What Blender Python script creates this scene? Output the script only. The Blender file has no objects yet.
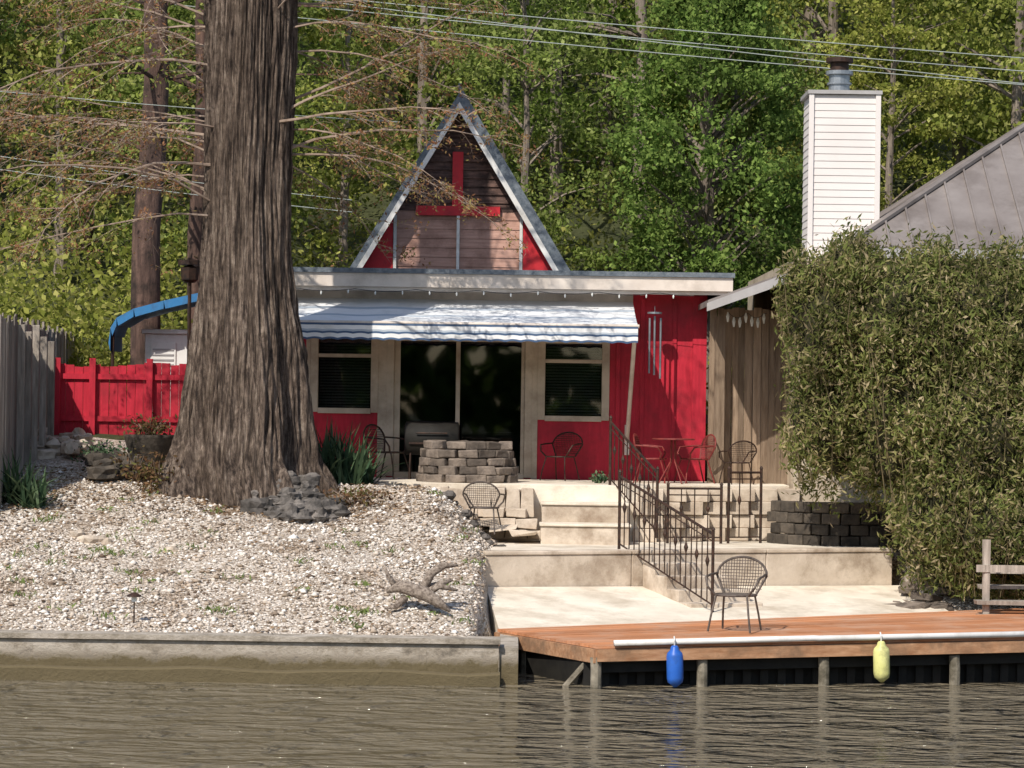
import bpy, math, random, bmesh
import numpy as np
from mathutils import Matrix, Vector, noise
random.seed(7); rng=np.random.default_rng(7)
F=3000.0; ZC=3.5; PHI=math.radians(0.8); CP,SP=math.cos(PHI),math.sin(PHI)
sc=bpy.context.scene
# ---------- survey helpers: bearing / elevation -> metres at a known distance ----------
def P(px,py,d):
    dx=px-512; dy=py-400
    return ((dx*CP+dy*SP)*d/F, ZC-(-dx*SP+dy*CP)*d/F)
def G(px,py,z):
    dx=px-512; dy=py-400
    d=(ZC-z)*F/(-dx*SP+dy*CP)
    return ((dx*CP+dy*SP)*d/F, d)
def sm(a,b,x):
    t=min(1,max(0,(x-a)/(b-a))); return t*t*(3-2*t)
# ---------- materials ----------
def new_mat(name):
    m=bpy.data.materials.new(name); m.use_nodes=True
    nt=m.node_tree; b=nt.nodes['Principled BSDF']; return m,nt,b
def L(nt,a,b): nt.links.new(a,b)
def ramp(nt,stops):
    r=nt.nodes.new('ShaderNodeValToRGB'); e=r.color_ramp.elements
    while len(e)<len(stops): e.new(0.5)
    for i,(p,c) in enumerate(stops):
        e[i].position=p; e[i].color=(c[0],c[1],c[2],1)
    return r
def tex(nt,kind,scale,stretch=(1,1,1),detail=6,rough=.6):
    tc=nt.nodes.new('ShaderNodeTexCoord'); mp=nt.nodes.new('ShaderNodeMapping')
    mp.inputs['Scale'].default_value=stretch
    L(nt,tc.outputs['Object'],mp.inputs['Vector'])
    t=nt.nodes.new(kind); t.inputs['Scale'].default_value=scale
    if kind=='ShaderNodeTexNoise':
        t.inputs['Detail'].default_value=detail; t.inputs['Roughness'].default_value=rough
    L(nt,mp.outputs['Vector'],t.inputs['Vector']); return t
def mixc(nt,fac,a,b,mode='MIX'):
    n=nt.nodes.new('ShaderNodeMix'); n.data_type='RGBA'; n.blend_type=mode
    if isinstance(fac,(int,float)): n.inputs[0].default_value=fac
    else: L(nt,fac,n.inputs[0])
    for s,i in ((a,6),(b,7)):
        if isinstance(s,tuple): n.inputs[i].default_value=(s[0],s[1],s[2],1)
        else: L(nt,s,n.inputs[i])
    return n.outputs[2]
def mat(name,c1,c2,scale=4,rough=.8,bump=0,bscale=None,stretch=(1,1,1),island=0,dirt=None,dscale=1.3,metal=0,spec=.3,lo=.3,hi=.7):
    m,nt,b=new_mat(name)
    t=tex(nt,'ShaderNodeTexNoise',scale,stretch)
    r=ramp(nt,[(lo,c1),(hi,c2)]); L(nt,t.outputs['Fac'],r.inputs[0])
    col=r.outputs[0]
    if island:
        g=nt.nodes.new('ShaderNodeNewGeometry')
        r2=ramp(nt,[(0,(1-island,)*3),(1,(1+island*.3,)*3)])
        L(nt,g.outputs['Random Per Island'],r2.inputs[0])
        col=mixc(nt,1.0,col,r2.outputs[0],'MULTIPLY')
    if dirt:
        t2=tex(nt,'ShaderNodeTexNoise',dscale,(1,1,1),8,.7)
        r3=ramp(nt,[(.46,(0,0,0)),(.66,(1,1,1))]); L(nt,t2.outputs['Fac'],r3.inputs[0])
        col=mixc(nt,r3.outputs[0],col,dirt)
    L(nt,col,b.inputs['Base Color']); b.inputs['Roughness'].default_value=rough
    b.inputs['Metallic'].default_value=metal; b.inputs['Specular IOR Level'].default_value=spec
    if bump:
        t4=tex(nt,'ShaderNodeTexNoise',bscale or scale*4,stretch,8,.7)
        bp=nt.nodes.new('ShaderNodeBump'); bp.inputs['Strength'].default_value=1; bp.inputs['Distance'].default_value=bump
        L(nt,t4.outputs['Fac'],bp.inputs['Height']); L(nt,bp.outputs[0],b.inputs['Normal'])
    return m
def leafmat(name,cols,trans=.35,nscale=.5,dark=.55,objrand=False):
    m,nt,b=new_mat(name); nt.nodes.remove(b)
    out=nt.nodes['Material Output']
    g=nt.nodes.new('ShaderNodeNewGeometry')
    n=len(cols); r=ramp(nt,[(i/(n-1),c) for i,c in enumerate(cols)])
    L(nt,g.outputs['Random Per Island'],r.inputs[0]); col=r.outputs[0]
    t=tex(nt,'ShaderNodeTexNoise',nscale,(1,1,1),3)
    r2=ramp(nt,[(.35,(dark,)*3),(.65,(1.15,)*3)]); L(nt,t.outputs['Fac'],r2.inputs[0])
    col=mixc(nt,1.0,col,r2.outputs[0],'MULTIPLY')
    if objrand:
        oi=nt.nodes.new('ShaderNodeObjectInfo')
        r3=ramp(nt,[(0,(.62,.74,.78)),(.3,(.95,.98,.9)),(.6,(1.2,1.1,.9)),(.8,(1.15,1.0,1.1)),(1,(.8,.95,.8))]); L(nt,oi.outputs['Random'],r3.inputs[0])
        col=mixc(nt,1.0,col,r3.outputs[0],'MULTIPLY')
    d=nt.nodes.new('ShaderNodeBsdfDiffuse'); tr=nt.nodes.new('ShaderNodeBsdfTranslucent')
    L(nt,col,d.inputs[0]); L(nt,col,tr.inputs[0])
    mx=nt.nodes.new('ShaderNodeMixShader'); mx.inputs[0].default_value=trans
    L(nt,d.outputs[0],mx.inputs[1]); L(nt,tr.outputs[0],mx.inputs[2]); L(nt,mx.outputs[0],out.inputs[0])
    return m
M={}
M['red']=mat('red_paint',(.38,.012,.028),(.54,.022,.045),3,.6,.004,20,(6,6,.6),dirt=(.27,.015,.025))
M['redtrim']=mat('red_trim',(.50,.02,.03),(.6,.03,.04),3,.5,dirt=(.35,.02,.03),dscale=3)
M['beige']=mat('beige_trim',(.46,.39,.29),(.58,.49,.38),5,.6,dirt=(.34,.27,.2))
M['white']=mat('white_paint',(.66,.64,.6),(.78,.76,.73),2,.5,dirt=(.5,.47,.42))
M['fascia']=mat('fascia_paint',(.58,.50,.43),(.70,.62,.54),2,.6,dirt=(.42,.36,.3))
M['shingle']=mat('shingles',(.08,.10,.12),(.2,.22,.24),14,.9,.01,40)
M['metalroof']=mat('metal_roof',(.20,.17,.155),(.29,.255,.235),1.2,.5,0,metal=.2,dirt=(.15,.125,.11),dscale=.7)
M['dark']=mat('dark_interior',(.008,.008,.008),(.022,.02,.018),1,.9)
M['iron']=mat('black_iron',(.018,.014,.012),(.07,.035,.022),14,.6,metal=.2)
M['greyiron']=mat('grey_brown_iron',(.05,.04,.035),(.14,.11,.09),14,.6,metal=.2)
M['ironred']=mat('rust_red_iron',(.12,.02,.02),(.25,.04,.03),14,.6)
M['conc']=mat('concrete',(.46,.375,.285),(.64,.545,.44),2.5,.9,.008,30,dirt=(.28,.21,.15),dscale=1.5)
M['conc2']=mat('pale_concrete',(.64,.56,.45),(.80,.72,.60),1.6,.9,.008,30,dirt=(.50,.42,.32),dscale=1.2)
M['stone']=mat('block_stone',(.10,.08,.065),(.30,.24,.19),6,.9,.02,20,island=.55)
M['darkstone']=mat('dark_block',(.04,.034,.028),(.13,.105,.08),6,.9,.02,20,island=.5)
M['rock']=mat('rock',(.05,.045,.04),(.24,.21,.185),5,.9,.03,14,island=.5)
M['wood']=mat('weathered_wood',(.17,.115,.075),(.36,.265,.185),4,.9,.01,12,(5,5,.5),island=.45)
M['cane']=mat('bamboo_cane',(.07,.06,.03),(.22,.17,.09),4,.8)
M['greywood']=mat('grey_wood',(.20,.17,.14),(.44,.38,.32),4,.9,.01,12,(5,5,.5),island=.45)
M['deck']=mat('stained_deck',(.44,.175,.07),(.62,.28,.14),3,.75,.004,20,(.6,6,4),island=.3,dirt=(.48,.28,.18),dscale=1.6)
M['deckside']=mat('deck_side',(.28,.13,.06),(.52,.30,.17),3,.75,.004,20,(.5,5,5),dirt=(.2,.12,.07),dscale=2)
M['pile']=mat('dock_pile',(.10,.085,.06),(.40,.35,.27),5,.9,.01,20,dirt=(.07,.06,.04),dscale=3)
M['black']=mat('black_dock_shade_and_grill',(.008,.007,.006),(.02,.018,.014),5,.7)  # near-black: painted shade under the dock, also colours joists and grill barrel
M['blue']=mat('blue_vinyl',(.02,.10,.42),(.03,.13,.5),4,.4,dirt=(.03,.09,.3),dscale=7)
M['yellow']=mat('yellow_vinyl',(.62,.60,.20),(.7,.68,.3),4,.45,dirt=(.4,.38,.16),dscale=7)
M['tarp']=mat('blue_tarp',(.03,.16,.36),(.05,.22,.45),3,.5,dirt=(.04,.12,.25),dscale=3)
M['drift']=mat('driftwood',(.08,.055,.04),(.46,.38,.31),7,.9,.02,20,(4,4,4))
M['steel']=mat('galvanized_steel',(.22,.24,.26),(.36,.38,.4),6,.4,metal=.6)
M['fabw']=mat('awning_white',(.74,.74,.74),(.82,.82,.81),2,.8,dirt=(.64,.64,.62),dscale=2)
M['fabb']=mat('awning_navy',(.05,.09,.17),(.08,.13,.22),2,.8)
M['fabg']=mat('awning_grey',(.36,.41,.47),(.45,.5,.55),2,.8)
M['curtain']=mat('pink_tan_siding',(.38,.21,.16),(.54,.33,.26),3,.8,0,None,(.6,1,9),dirt=(.29,.16,.12),dscale=3)
M['brownpanel']=mat('streaked_brown_panel',(.045,.024,.02),(.20,.115,.09),6,.7,0,None,(.6,1,5),dirt=(.03,.018,.015),dscale=3)  # streaks and pale patches stand in for branches reflected in the gable
M['cable']=mat('cable',(.03,.03,.03),(.06,.06,.06),4,.6)
M['cablel']=mat('cable_light',(.30,.33,.30),(.40,.43,.40),4,.5)
M['bulb']=mat('bulb',(.6,.6,.55),(.8,.8,.75),4,.2)
M['bark2']=mat('red_brown_bark',(.05,.03,.025),(.2,.12,.09),3,.95,.05,8,(3,3,.5),dirt=(.035,.025,.02),dscale=2.5)
M['barkf']=mat('forest_bark',(.10,.08,.065),(.32,.26,.21),3,.95,.03,8,(3,3,.5))
M['twig']=mat('twig_bark',(.16,.11,.08),(.42,.32,.25),5,.9)
M['gfas']=mat('grey_fascia',(.32,.30,.29),(.42,.40,.39),3,.5)
M['siding']=mat('vinyl_siding',(.68,.62,.585),(.74,.685,.65),1.2,.6)
M['blind']=mat('blinds',(.24,.235,.24),(.32,.31,.31),2,.6)
# cypress bark
m,nt,b=new_mat('cypress_bark')
t=tex(nt,'ShaderNodeTexNoise',7,(2.4,2.4,.2),12,.78); t.inputs['Distortion'].default_value=.15
r=ramp(nt,[(.37,(.018,.013,.010)),(.45,(.11,.083,.067)),(.53,(.29,.24,.205)),(.64,(.58,.52,.46))]); L(nt,t.outputs['Fac'],r.inputs[0])  # darkest stops paint shade into the furrows the bump carves
t3=tex(nt,'ShaderNodeTexNoise',14,(1,1,.6),8,.8); r3=ramp(nt,[(.38,(.45,.41,.37)),(.60,(1.15,1.12,1.08))]); L(nt,t3.outputs['Fac'],r3.inputs[0])
t2=tex(nt,'ShaderNodeTexNoise',1.2,(1,1,.4),4); r2=ramp(nt,[(.3,(.65,.57,.5)),(.7,(1.15,1.08,1.02))]); L(nt,t2.outputs['Fac'],r2.inputs[0])
c_=mixc(nt,1.0,r.outputs[0],r2.outputs[0],'MULTIPLY')
L(nt,mixc(nt,1.0,c_,r3.outputs[0],'MULTIPLY'),b.inputs['Base Color']); b.inputs['Roughness'].default_value=.95
bp=nt.nodes.new('ShaderNodeBump'); bp.inputs['Distance'].default_value=.14; L(nt,t.outputs['Fac'],bp.inputs['Height'])
bp2=nt.nodes.new('ShaderNodeBump'); bp2.inputs['Distance'].default_value=.04; L(nt,t3.outputs['Fac'],bp2.inputs['Height']); L(nt,bp.outputs[0],bp2.inputs['Normal']); L(nt,bp2.outputs[0],b.inputs['Normal'])
M['cyp']=m
# gravel sheet
m,nt,b=new_mat('gravel_sheet')
v=tex(nt,'ShaderNodeTexVoronoi',30)
hs=nt.nodes.new('ShaderNodeSeparateColor'); L(nt,v.outputs['Color'],hs.inputs[0])
r=ramp(nt,[(0,(.17,.125,.085)),(.3,(.38,.31,.24)),(.65,(.56,.48,.40)),(1,(.72,.66,.58))]); L(nt,hs.outputs[0],r.inputs[0])
t2=tex(nt,'ShaderNodeTexNoise',.8,(1,1,1),8,.7); r2=ramp(nt,[(.34,(.5,.4,.3)),(.5,(1,1,1))]); L(nt,t2.outputs['Fac'],r2.inputs[0])
L(nt,mixc(nt,1.0,r.outputs[0],r2.outputs[0],'MULTIPLY'),b.inputs['Base Color']); b.inputs['Roughness'].default_value=.95
bp=nt.nodes.new('ShaderNodeBump'); bp.inputs['Distance'].default_value=.03; bp.invert=True; L(nt,v.outputs['Distance'],bp.inputs['Height']); L(nt,bp.outputs[0],b.inputs['Normal'])
M['gravel']=m
m,nt,b=new_mat('gravel_stones')
g=nt.nodes.new('ShaderNodeNewGeometry')
r=ramp(nt,[(0,(.12,.08,.055)),(.2,(.34,.27,.20)),(.5,(.58,.50,.42)),(.85,(.74,.68,.61)),(1,(.86,.83,.78))]); L(nt,g.outputs['Random Per Island'],r.inputs[0])
t2=tex(nt,'ShaderNodeTexNoise',.9,(1,1,1),8,.7); r2=ramp(nt,[(.34,(.6,.5,.4)),(.5,(1,1,1))]); L(nt,t2.outputs['Fac'],r2.inputs[0])
L(nt,mixc(nt,1.0,r.outputs[0],r2.outputs[0],'MULTIPLY'),b.inputs['Base Color']); b.inputs['Roughness'].default_value=.9
M['stones']=m
M['soil']=mat('forest_floor',(.02,.026,.010),(.07,.075,.028),1.5,.95,.03,6)
# seawall
m,nt,b=new_mat('seawall_concrete')
t=tex(nt,'ShaderNodeTexNoise',2.6,(1,1,1.3),12,.78); r=ramp(nt,[(.33,(.13,.11,.085)),(.45,(.32,.27,.21)),(.57,(.47,.41,.34)),(.72,(.6,.54,.46))]); L(nt,t.outputs['Fac'],r.inputs[0])
tc=nt.nodes.new('ShaderNodeTexCoord'); sx=nt.nodes.new('ShaderNodeSeparateXYZ'); L(nt,tc.outputs['Object'],sx.inputs[0])
ad=nt.nodes.new('ShaderNodeMath'); ad.operation='MULTIPLY_ADD'; L(nt,t.outputs['Fac'],ad.inputs[0]); ad.inputs[1].default_value=-.5; L(nt,sx.outputs[2],ad.inputs[2])
r2=ramp(nt,[(0.0,(1,1,1)),(.10,(0,0,0))]); L(nt,ad.outputs[0],r2.inputs[0])
L(nt,mixc(nt,r2.outputs[0],r.outputs[0],(.13,.10,.05)),b.inputs['Base Color']); b.inputs['Roughness'].default_value=.9
bp=nt.nodes.new('ShaderNodeBump'); bp.inputs['Distance'].default_value=.05; L(nt,t.outputs['Fac'],bp.inputs['Height']); L(nt,bp.outputs[0],b.inputs['Normal'])
M['seawall']=m
# glass
m,nt,b=new_mat('window_glass'); nt.nodes.remove(b); out=nt.nodes['Material Output']
tr=nt.nodes.new('ShaderNodeBsdfTransparent'); tr.inputs[0].default_value=(.6,.63,.61,1)
gl=nt.nodes.new('ShaderNodeBsdfGlossy'); gl.inputs['Roughness'].default_value=.02
mx=nt.nodes.new('ShaderNodeMixShader'); mx.inputs[0].default_value=.06
L(nt,tr.outputs[0],mx.inputs[1]); L(nt,gl.outputs[0],mx.inputs[2]); L(nt,mx.outputs[0],out.inputs[0]); M['glass']=m
# water
m,nt,b=new_mat('lake_water')
b.inputs['Base Color'].default_value=(.15,.125,.085,1); b.inputs['Roughness'].default_value=.04; b.inputs['IOR'].default_value=1.33
t1=tex(nt,'ShaderNodeTexNoise',1.5,(.75,1.2,1),3,.5); t1.inputs['Distortion'].default_value=.9
t2=tex(nt,'ShaderNodeTexNoise',5,(.8,1.1,1),3,.5)
ma=nt.nodes.new('ShaderNodeMath'); ma.operation='MULTIPLY_ADD'; L(nt,t2.outputs['Fac'],ma.inputs[0]); ma.inputs[1].default_value=.2; L(nt,t1.outputs['Fac'],ma.inputs[2])
bp=nt.nodes.new('ShaderNodeBump'); bp.inputs['Distance'].default_value=.8; L(nt,ma.outputs[0],bp.inputs['Height']); L(nt,bp.outputs[0],b.inputs['Normal'])
M['water']=m
M['leafF']=leafmat('forest_leaves',[(.15,.20,.05),(.28,.34,.08),(.40,.45,.13),(.54,.56,.22)],.5,.35,.5,True)
M['leafB']=leafmat('broadleaf_leaves',[(.10,.17,.04),(.19,.28,.065),(.31,.41,.11)],.45,.9,.55)
M['leafH']=leafmat('bamboo_leaves',[(.09,.11,.035),(.16,.19,.055),(.24,.26,.08),(.33,.29,.13),(.50,.40,.25)],.4,1.2,.5)
M['leafR']=leafmat('cypress_buds',[(.20,.09,.05),(.34,.18,.09),(.30,.28,.09)],.3,1,.8)
M['leafY']=leafmat('yucca_leaves',[(.03,.06,.035),(.08,.13,.065),(.16,.22,.12)],.2,2,.7)
M['leafD']=leafmat('dry_shrub_leaves',[(.09,.06,.03),(.17,.09,.05),(.12,.13,.04)],.2,2,.7)
M['weed']=leafmat('weeds',[(.12,.17,.05),(.22,.27,.09)],.3,2,.8)
M['litter']=leafmat('leaf_litter',[(.12,.07,.04),(.22,.14,.08),(.32,.22,.13)],.1,2,.8)
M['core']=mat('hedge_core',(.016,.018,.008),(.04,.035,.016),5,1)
# ---------- mesh builder ----------
class MB:
    def __init__(s): s.v=[];s.f=[];s.m=[];s.M=None
    def add(s,vs,fs,mi=0):
        o=len(s.v)
        if s.M is not None: vs=[tuple(s.M@Vector(p)) for p in vs]
        s.v+= [tuple(p) for p in vs]
        for f in fs: s.f.append(tuple(i+o for i in f)); s.m.append(mi)
    def box(s,x0,x1,y0,y1,z0,z1,mi=0,j=0):
        if x0>x1:x0,x1=x1,x0
        if y0>y1:y0,y1=y1,y0
        if z0>z1:z0,z1=z1,z0
        vs=[(x,y,z) for x in(x0,x1) for y in(y0,y1) for z in(z0,z1)]
        if j: vs=[(a+random.uniform(-j,j),b+random.uniform(-j,j),c+random.uniform(-j,j)) for a,b,c in vs]
        s.add(vs,[(0,1,3,2),(4,6,7,5),(0,4,5,1),(2,3,7,6),(0,2,6,4),(1,5,7,3)],mi)
    def beam(s,a,b,w,h,mi=0,up=(0,0,1)):
        a=Vector(a);b=Vector(b);t=(b-a).normalized();u=Vector(up)
        sd=t.cross(u).normalized(); u=sd.cross(t).normalized()
        vs=[]
        for p in(a,b):
            for sx,sz in((-1,-1),(1,-1),(1,1),(-1,1)): vs.append(p+sd*sx*w/2+u*sz*h/2)
        s.add(vs,[(0,1,2,3),(7,6,5,4),(0,4,5,1),(1,5,6,2),(2,6,7,3),(3,7,4,0)],mi)
    def tube(s,pts,rs,n=6,mi=0):
        pts=[Vector(p) for p in pts]
        if isinstance(rs,(int,float)): rs=[rs]*len(pts)
        vs=[];prev=None
        for i,p in enumerate(pts):
            t=(pts[min(i+1,len(pts)-1)]-pts[max(i-1,0)])
            if t.length<1e-9: t=Vector((0,0,1))
            t.normalize()
            a=Vector((1,0,0)) if abs(t.x)<.8 else Vector((0,1,0))
            if prev is not None: a=prev-t*prev.dot(t)
            else: a=a-t*a.dot(t)
            if a.length<1e-6: a=t.orthogonal()
            a.normalize(); prev=a; b=t.cross(a)
            for k in range(n):
                an=2*math.pi*k/n
                vs.append(p+(a*math.cos(an)+b*math.sin(an))*rs[i])
        fs=[(i*n+k,i*n+(k+1)%n,(i+1)*n+(k+1)%n,(i+1)*n+k) for i in range(len(pts)-1) for k in range(n)]
        if n>3: fs+= [tuple(range(n-1,-1,-1)),tuple((len(pts)-1)*n+k for k in range(n))]
        s.add(vs,fs,mi)
    def prism(s,top,zb,mi=0):
        n=len(top); vs=list(top)+[(p[0],p[1],zb) for p in top]
        fs=[tuple(range(n)),tuple(range(2*n-1,n-1,-1))]+[(i,n+i,n+(i+1)%n,(i+1)%n) for i in range(n)]
        s.add(vs,fs,mi)
    def hexa(s,v8,mi=0):
        s.add(v8,[(0,1,2,3),(7,6,5,4),(0,4,5,1),(1,5,6,2),(2,6,7,3),(3,7,4,0)],mi)
    def build(s,name,mats,parent=None,smooth=False,bevel=0):
        me=bpy.data.meshes.new(name); me.from_pydata(s.v,[],s.f); me.update()
        for k in mats: me.materials.append(M[k])
        me.polygons.foreach_set('material_index',s.m)
        if smooth: me.polygons.foreach_set('use_smooth',[True]*len(s.f))
        o=bpy.data.objects.new(name,me); sc.collection.objects.link(o)
        if parent: o.parent=parent
        if bevel:
            bm_=o.modifiers.new('bev','BEVEL'); bm_.width=bevel; bm_.segments=2; bm_.limit_method='ANGLE'
        bb=bmesh.new(); bb.from_mesh(me); bmesh.ops.recalc_face_normals(bb,faces=bb.faces); bb.to_mesh(me); bb.free()
        return o
def empty(name):
    o=bpy.data.objects.new(name,None); sc.collection.objects.link(o); return o
def quadmesh(name,V,matn,parent=None,link=True):
    N=len(V); me=bpy.data.meshes.new(name)
    me.vertices.add(N*4); me.vertices.foreach_set('co',V.reshape(-1).astype(np.float32))
    me.loops.add(N*4); me.loops.foreach_set('vertex_index',np.arange(N*4,dtype=np.int32))
    me.polygons.add(N); me.polygons.foreach_set('loop_start',np.arange(0,N*4,4,dtype=np.int32)); me.polygons.foreach_set('loop_total',np.full(N,4,dtype=np.int32))
    me.materials.append(M[matn]); me.update(calc_edges=True)
    if not link: return me
    o=bpy.data.objects.new(name,me); sc.collection.objects.link(o)
    if parent:o.parent=parent
    return o
def leaves(C,l,w,bias=None,jit=.4):
    N=len(C); a=rng.normal(size=(N,3))
    if bias is not None: a=a*.6+np.array(bias)
    a/=np.linalg.norm(a,axis=1)[:,None]
    b=np.cross(a,rng.normal(size=(N,3))); b/=np.linalg.norm(b,axis=1)[:,None]
    s=(1+rng.uniform(-jit,jit,N))[:,None]
    a=a*l*.5*s; b=b*w*.5*s
    return np.stack([C+a,C+b,C-a,C-b],axis=1)
# ---------- terrain ----------
def wallY(X): return 42.3+.44*(X+.35)
def gz(X,d):
    if d<-62: return 1.5  # unseen bank behind the camera, carries the added trees
    if d<37.0: zl=-1.2
    elif d<46: zl=.50+.195*(d-37.1)
    else: zl=2.235+ (min(d,50)-46)*.155*sm(-3.8,-5.2,X)
    zl+= .04*math.sin(X*1.3+d*.9)+.03*math.sin(X*3.1-d*2.3)
    if d>45.5 and X>-4.2: zl=min(zl,2.14)
    e=39.0+.45*max(0,X)
    if d<e+.3: zr=-1.2
    elif d<wallY(X)+.4: zr=.2*sm(e+.3,e+.8,d)+(-1.2)*(1-sm(e+.3,e+.8,d))
    elif d<48.6: zr=1.22
    else: zr=2.1
    if X>5.6:
        zz=-1.2+1.5*sm(40.8,42.2,d)+.9*sm(42,45,d)+.95*sm(45.5,48,d)
        k=sm(5.6,6.1,X); zr=zr*(1-k)+zz*k
    k=sm(-.45,-.15,X) if d<42.5 else sm(-1.3,.1,X)
    if 42.2<=d<43.2:
        q=(d-42.2); k=sm(-.45,-.15,X)*(1-q)+sm(-1.3,.1,X)*q
    z=zl*(1-k)+zr*k
    if d>56:
        z+=(min(d,112)-56)*.42*sm(56,64,d)+.6*math.sin(X*.2)*sm(58,70,d)
    return z
xs=sorted(set([round(v,3) for v in list(np.arange(-12,12.01,.12))+list(np.arange(-60,-12,2))+list(np.arange(14,60,2))+[-300,-200,-120,120,200,300]]))
ys=sorted(set([round(v,3) for v in [-300,-100,-64,-60,-20,20,33,36,36.95,37.05]+list(np.arange(37.2,50,.12))+list(np.arange(50,62,.5))+list(np.arange(62,118,2))+[150,250,400]]))
vs=[(x,y,gz(x,y)) for y in ys for x in xs]; nx=len(xs)
fs=[];mi=[]
for j in range(len(ys)-1):
    for i in range(nx-1):
        fs.append((j*nx+i,j*nx+i+1,(j+1)*nx+i+1,(j+1)*nx+i)); mi.append(0 if(xs[i]<8 and 30<ys[j]<49.6 and xs[i]>-14) else 1)
me=bpy.data.meshes.new('ground'); me.from_pydata(vs,[],fs); me.materials.append(M['gravel']); me.materials.append(M['soil'])
me.polygons.foreach_set('material_index',mi); me.polygons.foreach_set('use_smooth',[True]*len(fs))
o=bpy.data.objects.new('ground',me); sc.collection.objects.link(o)
b_=MB(); b_.add([(-400,-300,0),(400,-300,0),(400,60,0),(-400,60,0)],[(0,1,2,3)]); b_.build('lake_water',['water'])
# stones
TX,TY=P(248,480,45.4)[0],45.4
N=38000
X=rng.uniform(-9.5,.3,N); D=rng.uniform(37.15,46.6,N)
keep=[]
for i in range(N):
    if (X[i]-TX)**2+(D[i]-TY)**2<.9: continue
    if X[i]>-.35 and D[i]<wallY(X[i]): continue
    if D[i]>46.1 and X[i]>-3.5: continue
    if noise.noise(Vector((X[i]*.7,D[i]*.7,3)))<-.3 and random.random()<.6: continue
    keep.append(i)
X=X[keep];D=D[keep];N=len(X)
Z=np.array([gz(a,c) for a,c in zip(X,D)])
s=rng.gamma(3,.0068,N).clip(.009,.07)
oc=np.array([(1,0,0),(0,1,0),(-1,0,0),(0,-1,0),(0,0,1),(0,0,-1)],float)
of=np.array([(0,1,4),(1,2,4),(2,3,4),(3,0,4),(1,0,5),(2,1,5),(3,2,5),(0,3,5)])
V=oc[None]*rng.uniform(.55,1.3,(N,6,1))*np.array([1,1,.6])
an=rng.uniform(0,6.28,N); c_,s_=np.cos(an)[:,None],np.sin(an)[:,None]
V=np.stack([V[:,:,0]*c_-V[:,:,1]*s_,V[:,:,0]*s_+V[:,:,1]*c_,V[:,:,2]],-1)*s[:,None,None]+np.stack([X,D,Z+s*.2],-1)[:,None]
me=bpy.data.meshes.new('gravel'); FF=(of[None]+np.arange(N)[:,None,None]*6).reshape(-1)
me.vertices.add(N*6); me.vertices.foreach_set('co',V.reshape(-1).astype(np.float32))
me.loops.add(len(FF)); me.loops.foreach_set('vertex_index',FF.astype(np.int32)); T=len(FF)//3
me.polygons.add(T); me.polygons.foreach_set('loop_start',np.arange(0,T*3,3,dtype=np.int32)); me.polygons.foreach_set('loop_total',np.full(T,3,dtype=np.int32))
me.materials.append(M['stones']); me.update(calc_edges=True)
o=bpy.data.objects.new('gravel',me); sc.collection.objects.link(o)
# leaf litter
X=np.concatenate([rng.uniform(-9,-.4,1300),rng.normal(TX+.4,1.6,2600),rng.normal(-7.3,.7,1400)]); D=np.concatenate([rng.uniform(37.3,46,1300),rng.normal(44.4,.7,2600),rng.normal(44.8,1.0,1400)]).clip(37.3,46.4)
ok=(X<-.5); X=X[ok];D=D[ok]
C=np.array([(x,d,gz(x,d)+.03) for x,d in zip(X,D)]); LV=leaves(C,.075,.045); LV[:,:,2]=C[:,None,2]+(LV[:,:,2]-C[:,None,2])*.35
quadmesh('leaf_litter',LV,'litter')
def rock(b,c,r,mi=0):
    q=bmesh.new(); bmesh.ops.create_icosphere(q,subdivisions=2,radius=1)
    sx,sy,sz=[random.uniform(.7,1.25) for _ in range(3)]; ph=random.uniform(0,9)
    vs=[]
    for v in q.verts:
        p=v.co; k=1+.22*math.sin(p.x*4+ph)*math.cos(p.y*3.3+ph)+.14*math.sin(p.z*6+ph*2)+random.uniform(-.06,.06)
        vs.append((c[0]+p.x*sx*r*k,c[1]+p.y*sy*r*k,c[2]+max(-.5,p.z*sz*.7*k)*r))
    b.add(vs,[tuple(v.index for v in f.verts) for f in q.faces],mi); q.free()
def rocks(name,lst,m='rock'):
    b=MB()
    for (px,d,r,dz) in lst:
        x=P(px,480,d)[0]; rock(b,(x,d,gz(x,d)+dz+r*.2),r)
    return b.build(name,[m])
l_=[]
for _ in range(95):
    px=random.triangular(245,348,298); d=random.uniform(43.4,44.6); l_.append((px,d,random.uniform(.06,.2),random.uniform(0,.42)*(d-43.4)*max(0,1-abs(px-295)/60)))
rocks('rock_pile',l_)
rocks('rock_pile',[(random.uniform(92,145),random.uniform(45.4,46.6),random.uniform(.08,.22),random.uniform(0,.2)) for _ in range(26)],'darkstone')
rocks('rock_pile',[(450+i*6+random.uniform(-6,6),45.6-.17*i+random.uniform(-.3,.3),random.uniform(.05,.13),.02) for i in range(18)])
rocks('rock_pile',[(random.uniform(380,430),random.uniform(45.6,46.4),random.uniform(.04,.09),.0) for _ in range(14)],'rock')
# ---------- seawall ----------
b=MB(); x=-43.0
while x<-.2:
    x2=min(x+8.4,-.12)
    b.box(x+.001,x2-.001,36.78,37.12,-1,.50,0); x=x2
vs=[];n=400
for i in range(n+1):
    xx=-40+39.9*i/n; h=.16+.05*noise.noise(Vector((xx*.9,0,0)))+.012*noise.noise(Vector((xx*5,2,0))); dd_=36.63+.025*noise.noise(Vector((xx*1.3,5,0)))
    vs+=[(xx,dd_,-1),(xx,dd_,h-.015),(xx,dd_+.02,h),(xx,36.775,h+.01)]
b.add(vs,[(i*4+k,i*4+k+4,i*4+k+5,i*4+k+1) for i in range(n) for k in range(3)]+[(n*4,n*4+1,n*4+2,n*4+3)])
b.box(-40,-.1,36.735,37.2,.502,.565,0)
b.box(-.112,.12,36.85,39.4,-1,.46,0)
b.build('concrete_seawall',['seawall'])
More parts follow.
